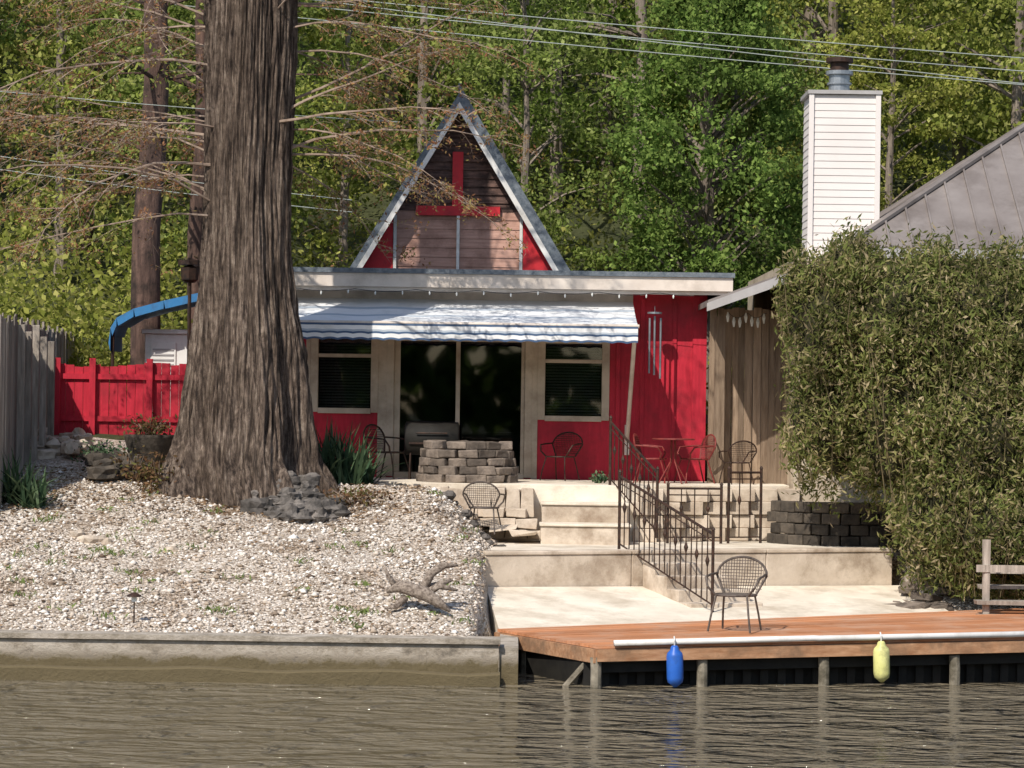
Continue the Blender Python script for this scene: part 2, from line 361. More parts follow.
# ---------- concrete slab, retaining wall, terrace, stairs ----------
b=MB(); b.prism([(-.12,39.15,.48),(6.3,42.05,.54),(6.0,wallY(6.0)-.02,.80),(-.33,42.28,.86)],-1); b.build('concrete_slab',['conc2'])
wd=Vector((1,.44,0)).normalized(); wn=Vector((wd.y,-wd.x,0))
b=MB()
A=Vector((-.35,42.3,0)); LN=6.65
for s0,s1 in((0,2.3),(2.306,4.5),(4.506,LN)):
    a=A+wd*s0; c=A+wd*s1
    b.prism([tuple(a)[:2]+(1.30,),tuple(c)[:2]+(1.30,),tuple(c-wn*.3)[:2]+(1.30,),tuple(a-wn*.3)[:2]+(1.30,)],-.5)
    b.prism([tuple(a+wn*.02)[:2]+(1.36,),tuple(c+wn*.02)[:2]+(1.36,),tuple(c-wn*.32)[:2]+(1.36,),tuple(a-wn*.32)[:2]+(1.36,)],1.303)
b.build('retaining_wall',['conc'],bevel=.015)
b=MB(); a=A-wn*.33; c=A+wd*LN-wn*.33
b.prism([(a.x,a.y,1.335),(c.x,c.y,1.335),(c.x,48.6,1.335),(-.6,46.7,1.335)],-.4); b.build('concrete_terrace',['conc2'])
PX0=P(410,484,46.4)[0]; PX1=P(790,487,47.6)[0]
b=MB(); b.prism([(PX0,46.45,2.2),(.3,46.4,2.2),(1.85,46.4,2.2),(PX1,47.7,2.2),(PX1,49.45,2.2),(-6,49.45,2.2),(-5.2,47.6,2.2),(-2.2,47.2,2.2)],.5)
b.build('concrete_patio',['conc2'],bevel=.01)
b=MB()
for r_ in range(4):
    x=1.9+.1*(r_%2)
    while x<PX1-.1:
        t=(x-1.85)/(PX1-1.85); y=46.4+1.3*t
        b.box(x,x+.36,y-.10,y+.15,1.34+r_*.205,1.34+r_*.205+.198,0,.006); x+=.37
b.build('block_wall',['conc'],bevel=.01)
b=MB()
for i in range(9):
    x=PX0-.05+i*.22; b.box(x,x+.21,46.15,46.40,1.7,2.13+random.uniform(-.02,.03),0,.02)
for i in range(6):
    b.box(-1.5+i*.3,-1.1+i*.3,45.75-.12*i,46.1,1.8-.07*i,1.92-.08*i,0,.035)
for k in range(3):
    for i in range(4-k):
        b.box(-.75+i*.34+k*.17,-.43+i*.34+k*.17,45.75+.08*k,46.1,1.38+k*.16,1.52+k*.16,0,.02)
b.build('flagstone_edging',['conc'],bevel=.012)
sx0=P(542,520,45.6)[0]; sx1=P(628,520,45.6)[0]
b=MB()
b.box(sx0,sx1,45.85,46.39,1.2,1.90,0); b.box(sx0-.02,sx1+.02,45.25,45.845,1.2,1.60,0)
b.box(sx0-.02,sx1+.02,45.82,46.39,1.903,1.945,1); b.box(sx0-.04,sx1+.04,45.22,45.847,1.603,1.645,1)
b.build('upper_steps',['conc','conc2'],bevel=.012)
E=A+wd*((1.90+.35)/wd.x)
b=MB(); n=5; tr_=.38; rise=(1.36-.52)/n
for i in range(n):
    zt=1.36-rise*(i+1)+.001
    if zt<.56: break
    p0=E+wn*(.045+tr_*i); p1=E+wn*(.045+tr_*(i+1)-.002)
    b.prism([tuple(p0)[:2]+(zt,),tuple(p0+wd*1.15)[:2]+(zt,),tuple(p1+wd*1.15)[:2]+(zt,),tuple(p1)[:2]+(zt,)],0.2)
b.build('lower_steps',['conc'],bevel=.012)
# ---------- railings ----------
def railing(name,a,c,h0=1.0,sp=.13,matn='iron',scroll=True):
    b=MB(); a=Vector(a);c=Vector(c); Ln=(Vector((c.x-a.x,c.y-a.y,0))).length
    n=max(2,int(Ln/sp)); up=Vector((0,0,1))
    for i in range(n+1):
        p=a.lerp(c,i/n)
        if i in(0,n): b.tube([p,p+up*(h0+.06)],.022,6); b.tube([p+up*(h0+.06),p+up*(h0+.1)],[.032,.01],6)
        else:
            b.tube([p+up*.1,p+up*h0],.009,4)
            if scroll and i%2: b.tube([p+up*(.1+h0*.45),p+up*(.1+h0*.52),p+up*(.1+h0*.59)],[.01,.032,.01],6)
    b.tube([a+up*h0,c+up*h0],.02,6); b.tube([a+up*.1,c+up*.1],.012,6); b.tube([a+up*(h0-.1),c+up*(h0-.1)],.01,4)
    return b.build(name,[matn])
ra=E-wn*.5+wd*(-.12); rb=E+wn*1.95+wd*(.14)
railing('iron_stair_railing',(ra.x,ra.y,1.33),(rb.x,rb.y,.60),1.08)
railing('iron_stair_railing',(sx1-.25,46.6,2.2),(sx1+.42,45.2,1.45),.98)
u0=P(668,500,46)[0];u1=P(722,500,46)[0];u2=P(762,500,46.3)[0]
railing('iron_garden_railing',(u0,46.0,1.33),(u1,46.15,1.33),.85,.2)
railing('iron_garden_railing',(u1+.12,46.25,1.33),(u2,46.5,1.33),1.1,.16)
# ---------- chairs ----------
def chair(name,x,y,z,rot,matn='iron',arms=True,s=1.0):
    b=MB(); b.M=Matrix.Translation((x,y,z))@Matrix.Rotation(rot,4,'Z')@Matrix.Scale(s,4)
    R=.25; H=.43
    b.tube([(R*math.cos(t),R*math.sin(t),H) for t in np.linspace(0,2*math.pi,21)],.014,6)
    for k in np.linspace(-.22,.22,12):
        w=math.sqrt(max(0,R*R-k*k)); b.tube([(k,-w,H),(k,w,H)],.005,4); b.tube([(-w,k,H),(w,k,H)],.005,4)
    for sx in(-1,1):
        b.tube([(sx*.19,-.17,H),(sx*.23,-.24,.2),(sx*.26,-.27,0)],.013,6)
        b.tube([(sx*.19,.17,H),(sx*.22,.24,.2),(sx*.24,.30,0)],.013,6)
    hoop=[(-.2,.2,H)]+[(-.31*math.cos(t),.27+.05*math.sin(t),H+.22+.22*math.sin(t)) for t in np.linspace(0,math.pi,15)]+[(.2,.2,H)]
    b.tube(hoop,.015,6)
    for k in np.linspace(-.27,.27,17):
        zt=H+.22+.22*math.sqrt(max(0,1-(k/.31)**2)); b.tube([(k*.8,.21,H+.02),(k,.27,H+.2),(k,.30,zt)],.004,4)
    for zz in np.linspace(.06,.4,10):
        hw=.25 if zz<.25 else .28*math.sqrt(max(.05,1-((zz-.22)/.22)**2)); b.tube([(-hw,.26,H+zz),(hw,.26,H+zz)],.004,4)
    if arms:
        for sx in(-1,1):
            b.tube([(sx*.3,.27,H+.24),(sx*.33,.05,H+.23),(sx*.33,-.14,H+.21),(sx*.29,-.2,H+.1),(sx*.2,-.16,H)],.015,6)
    return b.build(name,[matn])
cx,cy=G(735,630,.57); chair('metal_patio_chair',cx,cy,.56,math.radians(-20),'greyiron',s=1.08)
cx=P(484,510,45.2)[0]; chair('metal_patio_chair',cx,45.2,gz(cx,45.2),math.radians(170),'greyiron',s=.9)
cx=P(388,470,48.3)[0]; chair('metal_patio_chair',cx,48.3,2.2,math.radians(60))
cx=P(560,470,48.9)[0]; chair('metal_patio_chair',cx,48.9,2.2,math.radians(-30),s=.9)
cx=P(652,470,48.2)[0]; chair('red_bistro_chair',cx,48.2,2.2,math.radians(80),'ironred',s=.9)
cx=P(694,470,48.4)[0]; chair('red_bistro_chair',cx,48.4,2.2,math.radians(-70),'ironred',s=.9)
cx=P(742,500,47.0)[0]; chair('metal_patio_chair',cx,48.2,2.2,math.radians(200),s=.8)
b=MB(); b.M=Matrix.Translation((P(673,470,48.0)[0],48.0,2.2))
b.tube([(0,0,.7),(0,0,.72)],.32,20); b.tube([(.33*math.cos(t),.33*math.sin(t),.71) for t in np.linspace(0,6.283,25)],.013,6)
for k in range(4):
    a=k*math.pi/2+.5; b.tube([(.04*math.cos(a),.04*math.sin(a),.7),(.05*math.cos(a),.05*math.sin(a),.35),(.27*math.cos(a),.27*math.sin(a),0)],.011,6)
b.build('red_bistro_table',['ironred'])
# ---------- fire pit ----------
b=MB(); fx,fy=P(467,470,47.4)[0],47.4
for c_i in range(5):
    n=14
    for k in range(n):
        a=2*math.pi*(k+.5*(c_i%2))/n+random.uniform(-.04,.04); r=.70-.03*c_i+random.uniform(-.03,.03)
        if c_i==4 and k%4==1: continue
        b.M=Matrix.Translation((fx+r*math.cos(a),fy+r*math.sin(a),2.2+c_i*.128))@Matrix.Rotation(a+math.pi/2,4,'Z')
        b.box(-.16+random.uniform(0,.02),.16-random.uniform(0,.02),-.11,.11,0,.124,0,.016)
b.build('stone_fire_pit',['stone'],bevel=.018)
g0=P(432,440,48.5)[0]
gr=empty('barrel_grill'); b=MB()
b.tube([(g0-.44,48.5,2.86),(g0-.42,48.5,2.86),(g0+.42,48.5,2.86),(g0+.44,48.5,2.86)],[.22,.27,.27,.22],24); b.build('barrel',['black'],gr,True)
b=MB()
for sx in(-.34,.34):
    for sy in(-.18,.18): b.tube([(g0+sx,48.5+sy*.7,2.7),(g0+sx*1.05,48.5+sy,2.2)],.015,6)
b.box(g0-.36,g0+.36,48.2,48.25,2.77,2.80); b.tube([(g0-.25,48.2,2.95),(g0+.25,48.2,2.95)],.012,6)
b.build('legs_and_shelf',['iron'],gr)
# ---------- red house ----------
HD=49.5
def XH(px,d=HD): return P(px,380,d)[0]
def ZH(px,py,d=HD): return P(px,py,d)[1]
house=empty('red_house')
WL,WR=XH(236),XH(706)
ops=[(XH(313),XH(376),ZH(345,411),ZH(345,335)),(XH(389),XH(530),2.24,ZH(460,338)),(XH(540),XH(607),ZH(573,419),ZH(573,340))]
b=MB(); prev=WL; ZT=5.3
for (a,c,z0,z1) in ops:
    b.box(prev,a,HD,HD+.2,1.6,ZT); b.box(a,c,HD,HD+.2,z1,ZT); b.box(a,c,HD,HD+.2,1.6,z0); prev=c
b.box(prev,WR,HD,HD+.2,1.6,ZT)
b.box(WR-.2,WR,HD+.2,HD+8,1.6,ZT); b.box(WL,WL+.2,HD+.2,HD+8,1.6,ZT); b.box(WL,WR,HD+8,HD+8.2,1.6,ZT)
b.build('walls',['red'],house)
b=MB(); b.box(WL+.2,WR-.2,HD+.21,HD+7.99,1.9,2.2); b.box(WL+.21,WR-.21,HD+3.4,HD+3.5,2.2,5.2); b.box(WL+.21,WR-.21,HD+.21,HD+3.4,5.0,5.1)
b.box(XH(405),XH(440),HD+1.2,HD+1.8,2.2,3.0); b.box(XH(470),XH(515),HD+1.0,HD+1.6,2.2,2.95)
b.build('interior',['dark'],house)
fr=MB(); gl=MB(); bl=MB()
for i,(a,c,z0,z1) in enumerate(ops):
    w=.085
    fr.box(a-.04,a+w,HD-.03,HD+.1,z0-.02,z1+.04); fr.box(c-w,c+.04,HD-.03,HD+.1,z0-.02,z1+.04)
    fr.box(a+w,c-w,HD-.028,HD+.1,z1-.06,z1+.04); fr.box(a+w,c-w,HD-.045,HD+.1,z0-.04,z0+.05)
    gl.box(a+w,c-w,HD+.06,HD+.066,z0+.05,z1-.06)
    if i!=1:
        zm=z1-(z1-z0)*.27; fr.box(a+w,c-w,HD-.02,HD+.08,zm-.03,zm+.03)
        z=z0+.07
        while z<z1-.08:
            bl.hexa([(a+w+.02,HD+.10,z),(c-w-.02,HD+.10,z),(c-w-.02,HD+.14,z+.028),(a+w+.02,HD+.14,z+.028),(a+w+.02,HD+.102,z-.003),(c-w-.02,HD+.102,z-.003),(c-w-.02,HD+.142,z+.025),(a+w+.02,HD+.142,z+.025)]); z+=.048
    else:
        mx_=XH(458); fr.box(mx_-.035,mx_+.035,HD-.02,HD+.1,z0+.05,z1-.06)
        fr.box(a+w+.002,a+w+.1,HD,HD+.09,z0+.05,z1-.06)
        fr.box(c-w-.06,c-w-.002,HD,HD+.09,z0+.05,z1-.06)
fr.box(XH(378),XH(387),HD-.02,HD-.001,2.2,ZH(380,338)+.05); fr.box(XH(532),XH(538),HD-.02,HD-.001,2.2,ZH(380,338)+.05)
fr.box(XH(306),XH(313)-.042,HD-.02,HD-.001,2.9,ZH(310,333))
fr.build('window_and_door_frames',['beige'],house,bevel=.006); gl.build('window_glass',['glass'],house)
bl.build('blinds',['blind'],house)
RX0,RX1=XH(226),P(733,280,48.8)[0]
RT=P(512,270,48.8)[1]
b=MB(); b.box(RX0,RX1,48.8,HD+8.4,RT-.30,RT-.08,0)
b.box(RX0-.02,RX1+.03,48.76,HD+8.4,RT-.078,RT,1)
b.box(RX0,RX1-.02,48.86,48.95,RT-.36,RT-.302,0)
x=XH(300)
while x<RX1: b.box(x,x+.06,48.96,HD,RT-.36,RT-.302,0); x+=.8
b.build('flat_roof',['fascia','shingle'],house)
b=MB(); b.box(XH(692),XH(706),HD-.04,HD-.003,1.7,5.25)
for px in(616,640,672): b.box(XH(px),XH(px+4),HD-.03,HD-.002,2.2,5.2)
b.build('battens_and_trim',['red'],house)
# a-frame
AD=51.0
ax,az=P(460,104,AD); lx,lz=P(354,266,AD); rx,rz=P(562,268,AD)
zb=RT-.02
def slope_pt(side,t,off):
    e=(Vector((lx,0,zb)) if side<0 else Vector((rx,0,zb))); a=Vector((ax,0,az))
    p=a.lerp(e,t); dr=(e-a).normalized(); nn=Vector((-dr.z,0,dr.x))
    if nn.x*side<0: nn=-nn
    return p+nn*off
b=MB()
for side in(-1,1):
    th=.10 if side<0 else .17
    for y0,y1,o0,o1,mi in ((AD-.35,HD+8,0.001,th,0),(AD-.37,AD-.33,-.085,-.001,1)):
        q=[slope_pt(side,-.0,o0),slope_pt(side,1,o0),slope_pt(side,1,o1),slope_pt(side,-.0,o1)]
        if o1>0: q[3]=Vector((ax,0,az+o1*1.7)); q[0]=Vector((ax,0,az))
        else: q[0]=Vector((ax,0,az-.16)); q[3]=Vector((ax,0,az-.002))
        b.hexa([(p.x,y0,p.z) for p in q]+[(p.x,y1,p.z) for p in q],mi)
b.build('a_frame_roof',['shingle','white'],house)
def ia(px,py,d=AD): return P(px,py,d)
def tri_w(z):
    t=(az-z)/(az-zb); return ax+(lx-ax)*t, ax+(rx-ax)*t
zmid=ia(460,211)[1]; l,r=tri_w(zmid)
b=MB()
z=zmid
while z<az-.1:   # lapped boards, with the reflections put into their colour
    z2=min(z+.14,az-.06); la,ra_=tri_w(z); lb,rb_=tri_w(z2)
    b.add([(la,AD+.03,z),(ra_,AD+.03,z),(rb_,AD+.06,z2),(lb,AD+.06,z2),(la,AD+.08,z),(ra_,AD+.08,z)],[(0,1,2,3),(0,4,5,1)]); z=z2
b.build('gable_brown_panel',['brownpanel'],house)
b=MB(); x0=ia(395,240)[0]; x1=ia(522,240)[0]; z=zb
while z<zmid-.01:
    z2=min(z+.16,zmid); b.add([(x0,AD+.03,z),(x1,AD+.03,z),(x1,AD+.045,z2),(x0,AD+.045,z2),(x0,AD+.07,z),(x1,AD+.07,z)],[(0,1,2,3),(0,4,5,1)]); z=z2
b.build('gable_lower_siding',['curtain'],house)
b=MB(); b.box(ax-.11,ax+.07,AD-.04,AD+.02,zmid+.081,ia(459,152)[1])
b.box(ia(416,211)[0],ia(500,211)[0],AD-.045,AD+.04,zmid-.08,zmid+.08)
for s_,xx in((-1,ia(393,240)[0]),(1,ia(523,240)[0])):
    e=lx if s_<0 else rx
    zt=az-(az-zb)*abs((xx-ax)/(e-ax))
    b.add([(xx,AD-.01,zb),(e,AD-.01,zb),(xx,AD-.01,zt),(xx,AD+.05,zb),(e,AD+.05,zb),(xx,AD+.05,zt)],[(0,1,2),(5,4,3),(0,3,4,1),(1,4,5,2),(2,5,3,0)])
b.build('gable_red_panels',['redtrim'],house)
b=MB()
for px in(395,458,521): xx=ia(px,240)[0]; b.box(xx-.025,xx+.025,AD-.03,AD+.02,zb,zmid-.081)
b.build('gable_mullions',['white'],house)
b=MB(); b.tube([(ax,AD-.3,az+.1),(ax,AD-.3,az+.32)],.025,6); b.build('finial',['shingle'],house)
# ---------- awning ----------
aw=empty('retractable_awning')
AF,AB=47.3,49.44
zf=P(512,324,AF)[1]; x1=P(638,325,AF)[0]; zbk=P(470,299,AB)[1]
x0=P(250,320,AF)[0]
b=MB(); n=14; nxs=60; vs=[]
for j in range(n+1):
    t=j/n
    for i in range(nxs+1):
        s_=i/nxs; vs.append((x0+(x1-x0)*s_,AF+(AB-AF)*t,zf+(zbk-zf)*t-.05*math.sin(math.pi*t)+.008*math.sin(s_*40)*math.sin(math.pi*t)))
b.add(vs,[(j*(nxs+1)+i,j*(nxs+1)+i+1,(j+1)*(nxs+1)+i+1,(j+1)*(nxs+1)+i) for j in range(n) for i in range(nxs)])
for k in range(len(b.m)): b.m[k]=[2,0,0,0,0,2,0,0,0,2,0,0,0,0][k//nxs]
b.build('canopy',['fabw','fabb','fabg'],aw,True)
b=MB(); nn=int((x1-x0)/.03); nz=8; H=.27
vs=[]
for j in range(nz+1):
    for i in range(nn+1):
        x=x0+(x1-x0)*i/nn; h=H-.022*abs(math.cos(x*math.pi/.24))
        vs.append((x,AF-.04-.012*math.sin(x*9)*j/nz,zf-.02-h*j/nz))
b.add(vs,[(j*(nn+1)+i,j*(nn+1)+i+1,(j+1)*(nn+1)+i+1,(j+1)*(nn+1)+i) for j in range(nz) for i in range(nn)])
for k in range(len(b.m)): b.m[k]=[1,0,0,2,1,0,0,1][k//nn]
b.build('valance',['fabw','fabb','fabg'],aw,True)
b=MB(); b.tube([(x0,AF,zf-.01),(x1+.02,AF,zf-.01)],.03,8); b.box(x0,x1,AB-.06,HD-.003,zbk-.02,zbk+.12)
xe=P(627,440,HD-.05)[0]
b.tube([(x1-.04,AF+.02,zf-.03),(xe,HD-.05,ZH(627,440))],.035,8); b.tube([(x0+.1,AF+.02,zf-.03),(x0+.1,HD-.05,ZH(627,440))],.03,8)
b.box(xe-.04,xe+.04,HD-.05,HD-.003,ZH(627,455),ZH(627,425))
b.tube([(x1-.3,AF+.1,zf-.06),(x1-.9,AF+1.0,zf+.05),(x1-.35,AB,zbk-.05)],.02,6)
b.build('frame_and_arms',['fascia'],aw)
b=MB(); pts=[]
for i in range(60):
    x=XH(296)+(XH(690)-XH(296))*i/59; pts.append((x,48.78,RT-.34-.04*abs(math.sin(i*.35))))
b.tube(pts,.006,4,0)
for i in range(0,60,4): b.tube([pts[i],(pts[i][0],pts[i][1],pts[i][2]-.03),(pts[i][0],pts[i][1],pts[i][2]-.06)],[.008,.016,.008],6,1)
b.build('string_lights',['cable','bulb'])
b=MB()
for (px,py) in ((655,316),(650,318),(661,318)):
    x,z=P(px,py,48.9); b.tube([(x,48.95,z),(x,48.95,z-.9+random.uniform(-.1,.1))],.018,6)
x,z=P(655,312,48.9); b.tube([(x,48.95,z),(x,48.95,z-.03)],.12,12); b.tube([(x,48.95,z),(x,48.95,z+.1)],.005,4)
b.build('wind_chime',['steel'])
# ---------- right wooden fence ----------
b=MB(); x=P(708,400,49.0)[0]; xe=P(800,400,48)[0]
while x<xe:
    w=.11+random.uniform(-.03,.02); t=(x-3.0)/1.8
    b.box(x,x+w,48.9-.3*t,48.93-.3*t,1.6,P(740,308,48.7)[1]+random.uniform(-.03,.03),0,.01); x+=w+.01
b.box(P(708,400,49.0)[0],xe,48.96,49.02,4.4,4.5); b.box(P(708,400,49.0)[0],xe,48.96,49.02,2.6,2.7)
b.box(P(714,400,48.6)[0],P(724,400,48.6)[0],48.5,48.62,2.0,4.9)
b.build('wooden_fence',['wood'])
b=MB(); pts=[(P(728+i*3,312+6*abs(math.sin(i*.5)),48.3)[0],48.3,P(728+i*3,312+6*abs(math.sin(i*.5)),48.3)[1]) for i in range(14)]
b.tube(pts,.005,4,0)
for p in pts[::2]: b.tube([p,(p[0],p[1],p[2]-.07),(p[0],p[1],p[2]-.16)],[.01,.03,.012],6,1)
b.build('string_lights',['cable','bulb'])
# ---------- neighbour house ----------
nb=empty('neighbor_house')
NX,ND=P(845,247,47)[0],47.0; NZ=P(845,247,47)[1]; p_=.66; S=5.5
b=MB()
hip=(NX+S,ND+S,NZ+p_*S); XR=NX+14
b.add([(NX,ND,NZ),(XR,ND,NZ),(XR,ND+S,NZ+p_*S),hip,(NX,ND+2*S,NZ),(XR,ND+2*S,NZ)],[(0,1,2,3),(4,0,3),(5,4,3,2)])
x=NX+.35
while x<XR:
    s1=min(x-NX,S); b.beam((x,ND,NZ+.02),(x,ND+s1,NZ+p_*s1+.02),.03,.05); x+=.36
y=ND+.4
while y<ND+2*S:
    s1=min(y-ND,ND+2*S-y); b.beam((NX,y,NZ+.02),(NX+s1,y,NZ+p_*s1+.02),.03,.05); y+=.42
b.beam((NX,ND,NZ+.03),(hip[0],hip[1],hip[2]+.03),.12,.05)
LX,LZ=P(708,300,47)
b.hexa([(NX+.1,ND-.05,NZ-.03),(LX,ND-.05,LZ),(LX,ND+9,LZ),(NX+.1,ND+9,NZ-.03),(NX+.1,ND-.05,NZ-.12),(LX,ND-.05,LZ-.09),(LX,ND+9,LZ-.09),(NX+.1,ND+9,NZ-.12)])
b.build('metal_roof',['metalroof'],nb)
b=MB(); b.box(NX,XR,ND-.02,ND+.02,NZ-.16,NZ-.01)
b.hexa([(NX,ND-.08,NZ-.08),(LX-.02,ND-.08,LZ-.05),(LX-.02,ND-.08,LZ-.18),(NX,ND-.08,NZ-.25),(NX,ND-.053,NZ-.08),(LX-.02,ND-.053,LZ-.05),(LX-.02,ND-.053,LZ-.18),(NX,ND-.053,NZ-.25)])
b.build('fascia',['gfas'],nb)
b=MB(); b.box(NX-.7,XR-.4,ND+.6,ND+2*S-.6,1.5,NZ-.15); b.build('walls',['beige'],nb)
CD=47.9; c0=P(810,170,CD)[0]; c1=P(878,170,CD)[0]; ct=P(843,91,CD)[1]
b=MB(); b.box(c0+.03,c1-.03,CD+.03,CD+1.2,2,ct-.05)
z=4.4
while z<ct-.06:
    z2=min(z+.115,ct-.06)
    b.add([(c0,CD,z),(c1,CD,z),(c1,CD+1.21,z),(c0,CD+1.21,z),(c0+.01,CD+.01,z2),(c1-.01,CD+.01,z2),(c1-.01,CD+1.19,z2),(c0+.01,CD+1.19,z2)],[(0,1,5,4),(1,2,6,5),(2,3,7,6),(3,0,4,7),(0,3,2,1)],0); z+=.115
for xx in(c0-.03,c1-.05): b.box(xx,xx+.08,CD-.03,CD-.003,4.4,ct-.05)
b.build('chimney',['siding'],nb)
b=MB(); b.box(c0-.05,c1+.05,CD-.05,CD+1.25,ct-.05,ct+.01); cxm=(c0+c1)/2-.03; cym=CD+.6
b.build('chimney_cap',['gfas'],nb)
b=MB(); zz=ct+.02
b.tube([(cxm,cym,zz),(cxm,cym,zz+.30)],.17,20); b.tube([(cxm,cym,zz+.14),(cxm,cym,zz+.17)],.2,20);b.tube([(cxm,cym,zz+.30),(cxm,cym,zz+.36)],.22,20); b.tube([(cxm,cym,zz+.36),(cxm,cym,zz+.5)],.15,20,1); b.tube([(cxm,cym,zz+.5),(cxm,cym,zz+.57)],.22,20,1)
b.build('flue',['steel','iron'],nb)
# ---------- left: grey fence, red fence, shed ----------
b=MB(); n=110
for i in range(n):
    t=i/n; x=-7.45-1.3*t; y=43.6+17*t; g=gz(x,y)
    zt=4.62+.06*math.sin(i*.9)+random.uniform(-.06,.06)
    b.M=Matrix.Translation((x,y,0))@Matrix.Rotation(math.radians(94.4),4,'Z'); b.box(0,.14,-.012,.012,g-.2,zt,0,.008)
b.build('grey_wooden_fence',['greywood'])
b=MB()
for i,(px,zt) in enumerate([(22,0),(29,-.1),(36,.02),(44,-.15),(52,-.22)]):
    x=P(px,400,46+i*.5)[0]; y=46+i*.5; b.box(x-.07,x+.03,y,y+.03,gz(x,y)-.1,4.55+zt,0,.01)
b.build('grey_wooden_fence',['greywood'])
b=MB(); x=P(57,400,50)[0]; xe=P(240,400,50)[0]
while x<xe:
    b.box(x,x+.138,50,50.025,gz(x,50)-.1,P(120,366,50)[1]+random.uniform(-.025,.025)+(.04 if x>P(130,400,50)[0] else 0),0,.005); x+=.145
b.box(P(57,400,50)[0],xe,49.95,49.995,3.75,3.84); b.box(P(57,400,50)[0],xe,49.95,49.995,3.05,3.14)
for px in(58,93,150): xx=P(px,400,50)[0]; b.box(xx-.05,xx+.05,49.88,49.948,2.6,4.1)
b.build('red_wooden_fence',['red'])
SD=53.0
a0,a1=P(145,350,SD)[0],P(225,350,SD)[0]; zt=P(170,334,SD)[1]
sh=empty('white_utility_box'); b=MB()
b.box(a0,a1,SD,SD+1.5,2,zt,0); b.box(a0-.06,a1+.06,SD-.06,SD+1.56,zt,zt+.08,0); b.box(a0+.1,a0+.55,SD-.03,SD-.002,3.6,zt-.15,0)
b.build('body',['white'],sh,bevel=.01)
b=MB()
for i in range(8): b.box(a0+.14,a0+.51,SD-.045,SD-.031,3.66+i*.09,3.69+i*.09)
b.build('louvers',['gfas'],sh)
sh=empty('blue_canopy'); b=MB()
pr=[P(110,343,52.6),P(112,328,52.6),P(118,318,52.6),P(135,309,52.6),P(165,301,52.6),P(205,292,52.6),P(260,281,52.6)]
for (u,v),(u2,v2) in zip(pr[:-1],pr[1:]):
    b.hexa([(u,52.4,v),(u2,52.4,v2),(u2,54,v2),(u,54,v),(u+.03,52.4,v-.14),(u2,52.4,v2-.14),(u2,54,v2-.14),(u+.03,54,v-.14)])
b.build('cover',['tarp'],sh)
b=MB()
for px in(112,232): u=P(px,400,52.5)[0]; b.tube([(u,52.5,2.2),(u,52.5,P(px,330 if px<150 else 292,52.5)[1])],.03,8)
b.build('canopy_posts',['iron'],sh)
b=MB(); u,v=P(190,265,50.5); b.tube([(u,50.5,2.5),(u,50.5,v-.3)],.03,8); b.tube([(u,50.5,v-.3),(u,50.5,v-.25),(u,50.5,v-.05),(u,50.5,v)],[.08,.14,.16,.04],8); b.tube([(u,50.5,v),(u,50.5,v+.08)],.2,8)
b.build('post_lantern',['iron'])
# ---------- dock ----------
def I(px,py,z): x,d=G(px,py,z); return Vector((x,d,z))
FL=I(597,646,.51); FR=I(1024,637,.60); BL=I(497,629,.51); BR=I(905,613,.60)
FR=FL+(FR-FL)*1.35; BR=BL+(BR-BL)*1.42
dock=empty('wooden_dock'); b=MB(); n=24
for i in range(n):
    t0=i/n; t1=(i+1)/n-.0035
    q=[FL.lerp(BL,t0),FR.lerp(BR,t0),FR.lerp(BR,t1),FL.lerp(BL,t1)]; h=random.uniform(-.004,.004)
    b.hexa([tuple(p+Vector((0,0,h))) for p in q]+[tuple(p-Vector((0,0,.035))) for p in q])
b.build('deck_planks',['deck'],dock)
b=MB(); dn=Vector((0,0,1)); off=(FR-FL).cross(dn).normalized()
b.beam(FL-dn*.115+off*.02,FR-dn*.115+off*.02,.04,.15); lo=(BL-FL).cross(dn).normalized()*-1
b.beam(FL-dn*.125+lo*.02,BL-dn*.125+lo*.02,.04,.17)
b.build('fascia_boards',['deckside'],dock)
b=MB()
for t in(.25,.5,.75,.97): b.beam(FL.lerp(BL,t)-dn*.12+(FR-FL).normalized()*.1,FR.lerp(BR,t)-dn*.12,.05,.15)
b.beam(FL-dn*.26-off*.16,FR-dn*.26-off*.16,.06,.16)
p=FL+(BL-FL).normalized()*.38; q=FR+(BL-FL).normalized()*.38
b.beam(p-dn*.65,q-dn*.65,.05,.96); b.beam(p-dn*.65,BL.lerp(FL,.06)-dn*.65+Vector((.1,0,0)),.05,.96)  # near-black sheets stand in for the shade under the deck
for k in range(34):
    t=k/33; r_=p.lerp(q,t)+off*.06; b.box(r_.x,r_.x+.10,r_.y-.03,r_.y+.03,-.8,.36)  # dark strips before the sheet, part of the same painted shade
b.build('joists_and_shade_sheets',['black'],dock)
b=MB()
for k,px in enumerate((600,701,825,958,1070)):
    for it in range(101):
        p=FL.lerp(FR,it/100)
        if p.x*F/p.y+512>=px: break
    p=p-off*.06; b.tube([(p.x,p.y,-1),(p.x+.01,p.y,.2),(p.x,p.y,.37)],.068,10)
p=BL.lerp(FL,.22); b.tube([(p.x+.12,p.y-.05,-1),(p.x+.12,p.y-.05,.38)],.08,10)
p=FL+(BL-FL)*.12; b.tube([(p.x,p.y,-.05),(p.x-.35,p.y+.4,-.3)],.04,6); b.tube([(p.x+.05,p.y,.3),(p.x-.3,p.y-.05,-.1)],.04,6)
b.build('piles',['pile'],dock)
b=MB(); a=FL+(FR-FL).normalized()*.2+off*.06; c=FR+off*.06
b.tube([a+dn*.035,a.lerp(c,.35)+dn*.045,a.lerp(c,.36)+dn*.04,c+dn*.045],.038,10); b.build('white_bumper_rail',['white'],dock,True)
